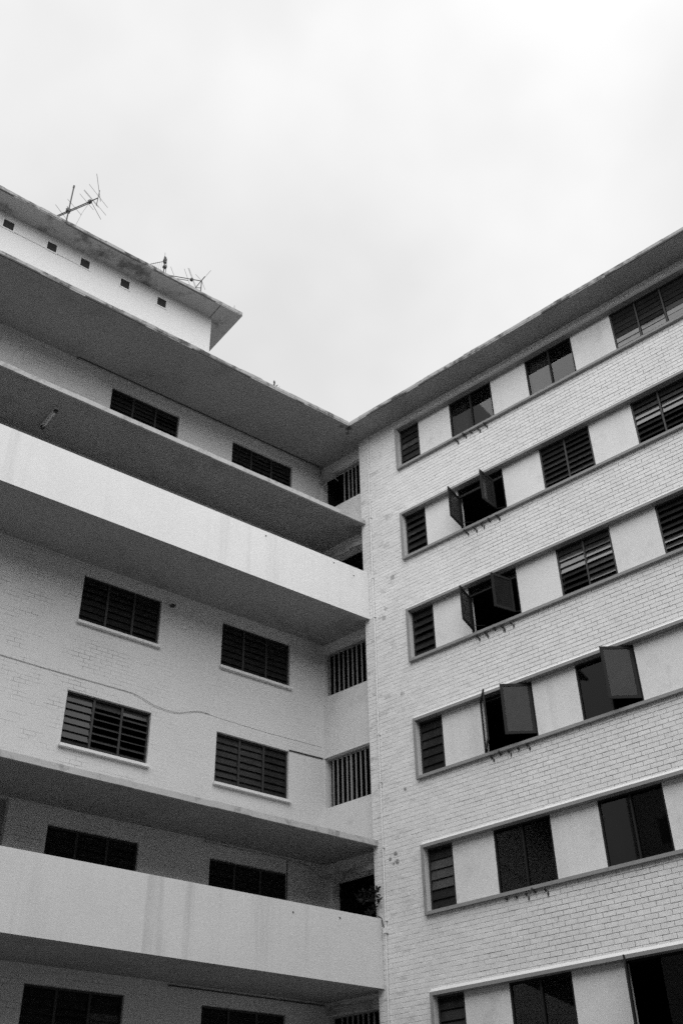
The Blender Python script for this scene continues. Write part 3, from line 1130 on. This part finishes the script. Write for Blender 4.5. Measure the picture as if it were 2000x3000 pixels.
# conduits and cables on the left wall
m_ = MB().path([(-6.53, -0.03, 18.0), (-6.50, -0.06, 18.035), (0.19, -0.06, 18.035), (0.20, -0.06, 17.80)], 0.014, 6)
lbuild(m_, 'conduit', 'cable_rubber')
cab = [(-15, -.012, 10.5), (-7.0, -.012, 10.494), (-6.2, -.012, 10.485), (-5.713, -.012, 10.485), (-4.6, -.012, 10.492), (-4.336, -.014, 10.491), (-4.138, -.02, 10.452), (-3.98, -.022, 10.40), (-3.842, -.022, 10.358), (-3.552, -.02, 10.335),
       (-3.4, -.02, 10.34), (-3.264, -.018, 10.361), (-3.0, -.016, 10.46), (-2.801, -.014, 10.513), (-2.6, -.012, 10.512)]
m_ = MB().path(cab, 0.0050, 6)
lbuild(m_, 'cable', 'faded_cable')
m_ = MB().path([(-2.6, -.010, 10.512), (-2.335, -.006, 10.495), (-1.262, -.006, 10.475), (0.2, -.006, 10.505)], 0.004, 6)
lbuild(m_, 'cable', 'conduit_paint')
m_ = MB().path([(-0.648, -.012, 10.225), (0.225, -.012, 10.245)], 0.014, 6)
lbuild(m_, 'conduit', 'cable_rubber')
m_ = MB().path([(-2.6, -.05, 7.96), (-0.75, -.05, 7.96), (-0.2, -.04, 7.93), (0.0, -.03, 7.82), (0.2, -.02, 7.74)], 0.006, 6)
lbuild(m_, 'cable', 'faded_cable')
m_ = MB().path([(-3.1, -.04, 5.43), (0.2, -.04, 5.43)], 0.012, 6)
lbuild(m_, 'conduit', 'cable_rubber')
m_ = MB().path([(-0.66, -.01, 7.95), (-0.66, -.01, 6.0)], 0.008, 6)
lbuild(m_, 'conduit', 'cable_rubber')
m_ = MB().box((-3.68, -0.09, 12.62), (-3.60, -0.001, 12.66))
lbuild(m_, 'wall_hook', 'cable_rubber')
# weep holes of the parapets
for (s, z) in ((-2.40, 14.05), (-0.60, 14.06), (-0.05, 13.93), (-1.62, 6.50), (-0.60, 6.55)):
    m_ = MB().tube((s, -PF - 0.012, z), (s, -PF + 0.02, z + 0.002), 0.014, 8)
    lbuild(m_, 'weep_pipe', 'cable_rubber')

# ================================================================== ROOFTOP BLOCK
PS, PE = -3.23, 21.35
pent = empty('rooftop_storey', (0, 0, SOF + ROOF_T), LROT)
tag(pent, 'white set-back rooftop storey with small square vents under a flat eave', 'building')
PZ = SOF + ROOF_T


def pbuild(mb_, name, mats, parent=None):
    o = mb_.build(name, mats, pent if parent is None else parent)
    if parent is None:
        o.location = (0, 0, -PZ)
    return o


VS = [(-10.73, -10.51), (-9.75, -9.53), (-8.765, -8.54), (-7.69, -7.485), (-6.845, -6.64), (-5.785, -5.575), (-4.775, -4.555)]
mb = MB()
vh = [(a - .012, b + .012, 20.89, 21.16) for a, b in VS]
holed_wall(mb, [SFAR, PS], [PZ, PE], vh, lambda u, v_, d: (u, d, v_), 0.012)
mb.poly([(PS, 0, PZ), (PS, 5.0, PZ), (PS, 5.0, PE), (PS, 0, PE)])
mb.poly([(SFAR, 5.0, PZ), (PS, 5.0, PZ), (PS, 5.0, PE), (SFAR, 5.0, PE)])
pw = pbuild(mb, 'storey_wall', 'pent_paint')
for i, (a, b) in enumerate(VS):
    m_ = MB().box((a - .05, 0.014, 20.86), (b + .05, 0.3, 21.2))  # dark block close behind the face: the hole's shade put into its colour
    v_ = pbuild(m_, 'vent_shade_block', 'room_dark')
    m_ = MB()
    r_, va_, vb_, ua_, ub_ = 0.035, 20.89, 21.16, a - .012, b + .012
    m_.box((ua_ - r_, -0.014, va_ - r_), (ub_ + r_, 0.010, va_))
    if i not in (2, 3):
        m_.box((ua_ - r_, -0.010, vb_), (ub_ + r_, 0.010, vb_ + r_ * .8))
    m_.box((ua_ - r_, -0.012, va_), (ua_, 0.010, vb_))
    m_.box((ub_, -0.012, va_), (ub_ + r_, 0.010, vb_))
    pbuild(m_, 'vent_rim', 'sill_paint', v_)
m_ = MB().path([(SFAR, -.008, 20.86), (-6.86, -.008, 20.88)], 0.006, 6)
pbuild(m_, 'cable', 'lamp_enamel')
m_ = MB().prism([(SFAR, -0.55), (PS + 0.58, -0.55), (PS + 0.58, 5.6), (SFAR, 5.6)], PE, PE + 0.10, side=1, bottom=0, top=1)
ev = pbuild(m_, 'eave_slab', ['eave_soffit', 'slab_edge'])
random.seed(11)
m_ = MB()
s = PS + 0.575
while s > SFAR:
    s2 = s - random.uniform(0.15, 0.5)
    m_.box((s2, -0.55 - random.uniform(.003, .012), PE + 0.03), (s, -0.45, PE + 0.105 + random.uniform(0, .02)))
    s = s2
pbuild(m_, 'eave_upstand', 'slab_edge', ev)
m_ = MB()
s = PS + 0.575
while s > SFAR:
    s2 = s - random.uniform(0.15, 0.8)
    if random.random() < 0.7:
        m_.box((s2, -0.55 - random.uniform(.008, .014), PE - random.uniform(.002, .010)), (s, -0.54, PE + random.uniform(.008, .03)))
    s = s2
pbuild(m_, 'drip_edge', 'slab_dirt', ev)['kind'] = 'stuff'
m_ = MB().box((-3.30, -0.545, PE - 0.006), (-3.285, -0.02, PE - 0.0005))
pbuild(m_, 'soffit_joint', 'cable_rubber', ev)


# ================================================================== unseen blocks added behind the camera to dim the lower walls
def facing_block(label, p, q, depth, height):
    """slab block whose face runs from p to q, set back from the yard; storeys with window bands"""
    p, q = Vector((p[0], p[1], 0)), Vector((q[0], q[1], 0))
    d = q - p
    ln = d.length
    root = empty('added_unseen_block', p, math.atan2(d.y, d.x))
    tag(root, label, 'building', 'added blocks out of view')
    MB().box((0, 0, 0), (ln, depth, height)).build('block_wall', 'block_paint', root)
    MB().box((-.5, -.6, height), (ln + .5, depth + .5, height + .15)).build('block_roof', 'slab_edge', root)
    st_ = int(height // 2.7)
    for i in range(st_):
        z = 1.0 + i * 2.7
        x = 1.2
        while x + 2.2 < ln:
            m_ = MB().box((x, -.02, z), (x + 2.0, .02, z + 1.2))
            m_.build('window', 'block_glass', root)
            x += 3.4


painted('block_paint', 0.35, 0.08, 0.05, fscale=8, bump=0)
plain('block_glass', 0.02, 0.1, 0.6)
facing_block('added unseen slab block dimming the lower walls, facing the brick wing', (-31, -34), (-31, 8), 10, 22)
facing_block('added unseen slab block dimming the lower walls, facing the balcony wing', (14, -33), (-29, -33), 10, 22)

# ================================================================== things on the building
def lthing(name, s, o, z):
    """an Empty standing at left-wing coordinates"""
    return empty(name, (E0 * s + E1 * o, E1 * s - E0 * o, z), LROT)


def at(root_s, root_o, root_z):
    """left-wing coordinates (s, o, z) to the thing's local coordinates"""
    return lambda s, o, z: (s - root_s, -(o - root_o), z - root_z)


RZ = PE + 0.10
# large yagi aerial
s0, o0 = -7.09, -1.0
a1 = lthing('television_aerial', s0, o0, RZ)
tag(a1, 'television aerial with long slanting boom, leftmost on the roof', 'aerial', 'aerials on the roof')
L = at(s0, o0, RZ)
zb_ = 23.80
m_ = MB().tube(L(-7.10, -1.0, RZ), L(-7.073, -1.0, 24.75), 0.019, 8).tube(L(-7.074, -1.0, 24.70), L(-7.073, -1.0, 24.79), 0.026, 8)
m_.build('mast', 'antenna_metal', a1)
m_ = MB().tube(L(-7.247, -1.371, zb_), L(-6.653, -0.225, zb_), 0.014).tube(L(-7.235, -1.36, zb_ - 0.05), L(-6.78, -0.49, zb_ - 0.05), 0.013)
m_.build('boom', 'antenna_metal', a1)
m_ = MB().obox(L(-7.085, -1.02, zb_ - .02), (0.05, 0, 0), (0, 0.05, 0), (0, 0, 0.05)).tube(L(-7.15, -.97, zb_ + .06), L(-7.03, -1.06, zb_ - .03), .008).tube(L(-7.16, -1.0, zb_ + .0), L(-7.02, -1.04, zb_ - .06), .01)
m_.build('clamp', 'antenna_metal', a1)
m_ = MB().obox(L(-6.765, -0.44, zb_ - .01), (0.035, 0.02, 0), (-0.02, 0.035, 0), (0, 0, 0.04))
m_.build('dipole_box', 'antenna_metal', a1)
for p, q, rr in (((-7.421, -1.069), (-6.947, -1.351), .006), ((-7.248, -0.726), (-6.741, -0.976), .006), ((-7.074, -0.39), (-6.566, -0.637), .006),
                 ((-7.040, -0.23), (-6.50, -0.49), .006), ((-7.038, -0.208), (-6.228, -0.598), .006), ((-7.016, 0.017), (-6.308, -0.356), .006)):
    MB().tube(L(p[0], p[1], zb_ + .015), L(q[0], q[1], zb_ + .015), rr * .8, 5).build('element', 'antenna_metal', a1)
m_ = MB().tube(L(-6.653, -0.225, zb_ - .30), L(-6.645, -0.21, zb_ + .30), .010).tube(L(-6.86, -0.03, zb_ + .62), L(-6.52, -0.36, zb_ + .10), .006).tube(L(-6.84, -0.22, zb_ - .22), L(-6.36, -0.55, zb_ - .30), .006)
m_.build('reflector', 'antenna_metal', a1)
m_ = MB().path([L(-6.77, -0.45, zb_ - .05), L(-6.85, -0.60, zb_ - .35), L(-6.95, -0.8, zb_ - 1.0), L(-7.07, -.98, RZ + 0.3)], .004, 4)
m_.build('lead', 'antenna_metal', a1)

# small upright aerial in the middle
s0, o0 = -4.23, -1.0
a2 = lthing('television_aerial', s0, o0, RZ)
tag(a2, 'small upright television aerial, middle one of the three on the roof', 'aerial', 'aerials on the roof')
L = at(s0, o0, RZ)
MB().tube(L(-4.21, -1, RZ), L(-4.262, -1, 23.98), .016).tube(L(-4.262, -1, 23.98), L(-4.27, -1, 24.12), .005).build('mast', 'antenna_metal', a2)
MB().tube(L(-4.14, -1.02, RZ), L(-4.19, -1.02, 23.93), .008).build('stay', 'antenna_metal', a2)
MB().tube(L(-4.66, -1.05, 23.42), L(-4.28, -1, 23.76), .009).tube(L(-4.262, -1, 23.96), L(-4.19, -1.02, 23.93), .008).build('boom', 'antenna_metal', a2)
for z, r_ in ((23.92, .026), (23.83, .040), (23.75, .036), (23.57, .045)):
    MB().obox(L(-4.245 + (23.8 - z) * .05, -1, z), (r_, 0, 0), (0, r_, 0), (0, 0, r_ * .8)).build('clamp', 'antenna_metal', a2)
for i in range(6):
    f_ = i / 5
    s, z = -4.63 + .30 * f_, 23.45 + .27 * f_
    MB().tube(L(s, -1.0, z + .01), L(s + .10, -1.25, z - .02), .0035, 4).build('element', 'antenna_metal', a2)

# low yagi aerial near the end of the eave
s0, o0 = -3.10, -1.0
a3_ = lthing('television_aerial', s0, o0, RZ)
tag(a3_, 'low television aerial with crossed elements, nearest the end of the eave', 'aerial', 'aerials on the roof')
L = at(s0, o0, RZ)
zb_ = 23.72
MB().tube(L(-3.08, -1.0, RZ), L(-3.106, -.96, zb_ + .02), .015).build('mast', 'antenna_metal', a3_)
MB().tube(L(-3.934, -1.313, zb_), L(-3.106, -.955, zb_), .013).tube(L(-3.88, -1.30, zb_ - .07), L(-3.44, -1.11, zb_ - .06), .011).build('boom', 'antenna_metal', a3_)
MB().obox(L(-3.36, -1.07, zb_ - .01), (.035, 0, 0), (0, .035, 0), (0, 0, .035)).build('dipole_box', 'antenna_metal', a3_)
MB().tube(L(-3.117, -1.265, zb_), L(-3.101, -.80, zb_ + .05), .011).tube(L(-3.117, -1.265, zb_), L(-3.08, -1.0, zb_ - .22), .010).build('strut', 'antenna_metal', a3_)
for p, q in (((-4.046, -1.03), (-3.817, -1.244)), ((-3.711, -.871), (-3.301, -1.27)), ((-3.645, -.785), (-3.135, -1.259)), ((-3.62, -.775), (-3.12, -1.24)),
             ((-3.36, -.86), (-3.106, -.955)), ((-3.101, -.488), (-3.106, -.955)), ((-3.106, -.955), (-2.86, -1.18))):
    MB().tube(L(p[0], p[1], zb_ + .012), L(q[0], q[1], zb_ + .012), .0045, 5).build('element', 'antenna_metal', a3_)
# thin spike on the eave end
sp = lthing('lightning_rod', -2.86, 0.48, RZ)
tag(sp, 'thin short metal rod standing at the end of the upper eave', 'rod')
MB().tube((0, 0, 0), (0, 0, 0.22), .006, 5).build('spike', 'antenna_metal', sp)
MB().tube((0, 0, 0), (0, 0, 0.03), .018, 6).build('rod_base', 'antenna_metal', sp)

# fluorescent fitting on the upper balcony ceiling
lm = lthing('fluorescent_lamp', -7.125, 0.72, 15.515)
tag(lm, 'unlit fluorescent tube fitting under the ceiling of the upper balcony', 'lamp')
MB().box((-.045, -.36, -.045), (.045, .36, -.001)).build('housing', 'lamp_enamel', lm)
MB().tube((0, -.30, -.075), (0, .30, -.075), .016, 8).build('tube', 'lamp_tube', lm)
for y in (-.31, .31):
    MB().box((-.035, y - .03, -.105), (.035, y + .03, -.045)).build('lamp_holder', 'cable_rubber', lm)


def leaf(mb_, base, d, ln, wd):
    d = Vector(d).normalized()
    s_ = d.cross(Vector((0.3, 0.2, 1))).normalized() * wd
    n_ = d.cross(s_).normalized()
    b = Vector(base)
    c1, c2_, tip = b + d * ln * .4 + n_ * wd * .35, b + d * ln * .72 + n_ * wd * .3, b + d * ln
    mb_.poly([b, c1 - s_, c2_ - s_ * .8, tip, c2_ + s_ * .8, c1 + s_])


# shrub rooted in the crack beside the lower balcony
px, py, pz = 0.045, -1.50, 6.70
pl = empty('wall_shrub', (px, py, pz))
tag(pl, 'dark leafy shrub growing from the corner above the lower balcony parapet', 'plant')
random.seed(3)
st, lf = MB(), MB()
trunk = [Vector((0, 0, -.03)), Vector((-.02, -.01, .14)), Vector((-.06, -.02, .30)), Vector((-.05, -.03, .42))]
st.path(trunk, .009, 6)
heads = [Vector((-.05, -.05, .50)), Vector((-.16, .03, .44)), Vector((-.28, .08, .42)), Vector((-.12, -.10, .40)), Vector((-.02, -.10, .33)), Vector((-.20, .05, .30)), Vector((-.10, .02, .16)), Vector((-.32, .10, .33)), (Vector((-.14, .04, .08)))]
for h_ in heads:
    st.tube(trunk[2] if h_.z > .25 else trunk[1], h_, .005, 5, .002)
    for i in range(13):
        d = Vector((random.uniform(-1, 1), random.uniform(-1, 1), random.uniform(-.8, .7)))
        leaf(lf, h_ + d * .03, d, random.uniform(.06, .105), random.uniform(.019, .030))
st.build('stem', 'plant_stem', pl)
tag(lf.build('foliage', 'leaf_green', pl), kind='stuff')

# sprig on the roof edge
sp = lthing('roof_sprig', -2.30, 1.62, SOF + ROOF_T)
tag(sp, 'tiny sprig of leaves growing on the edge of the lower roof', 'plant')
st = MB().path([(0, 0, -.01), (.007, 0, .09), (-.007, 0, .21)], .003, 5).tube((.007, 0, .075), (.09, 0, .165), .002, 4)
st.build('stem', 'plant_stem', sp)
for b, d, ln in (((-.005, 0, .13), (-.2, 0, 1), .09), ((0, 0, .07), (-.35, .1, 1), .08), ((0, 0, .10), (.6, 0, .8), .08), ((.06, 0, .11), (.5, .2, .9), .055), ((0, 0, .05), (.1, 0, 1), .06)):
    lf = MB()
    leaf(lf, Vector(b) * 1.5, d, ln * 1.6, .026)
    lf.build('leaf', 'leaf_green', sp)
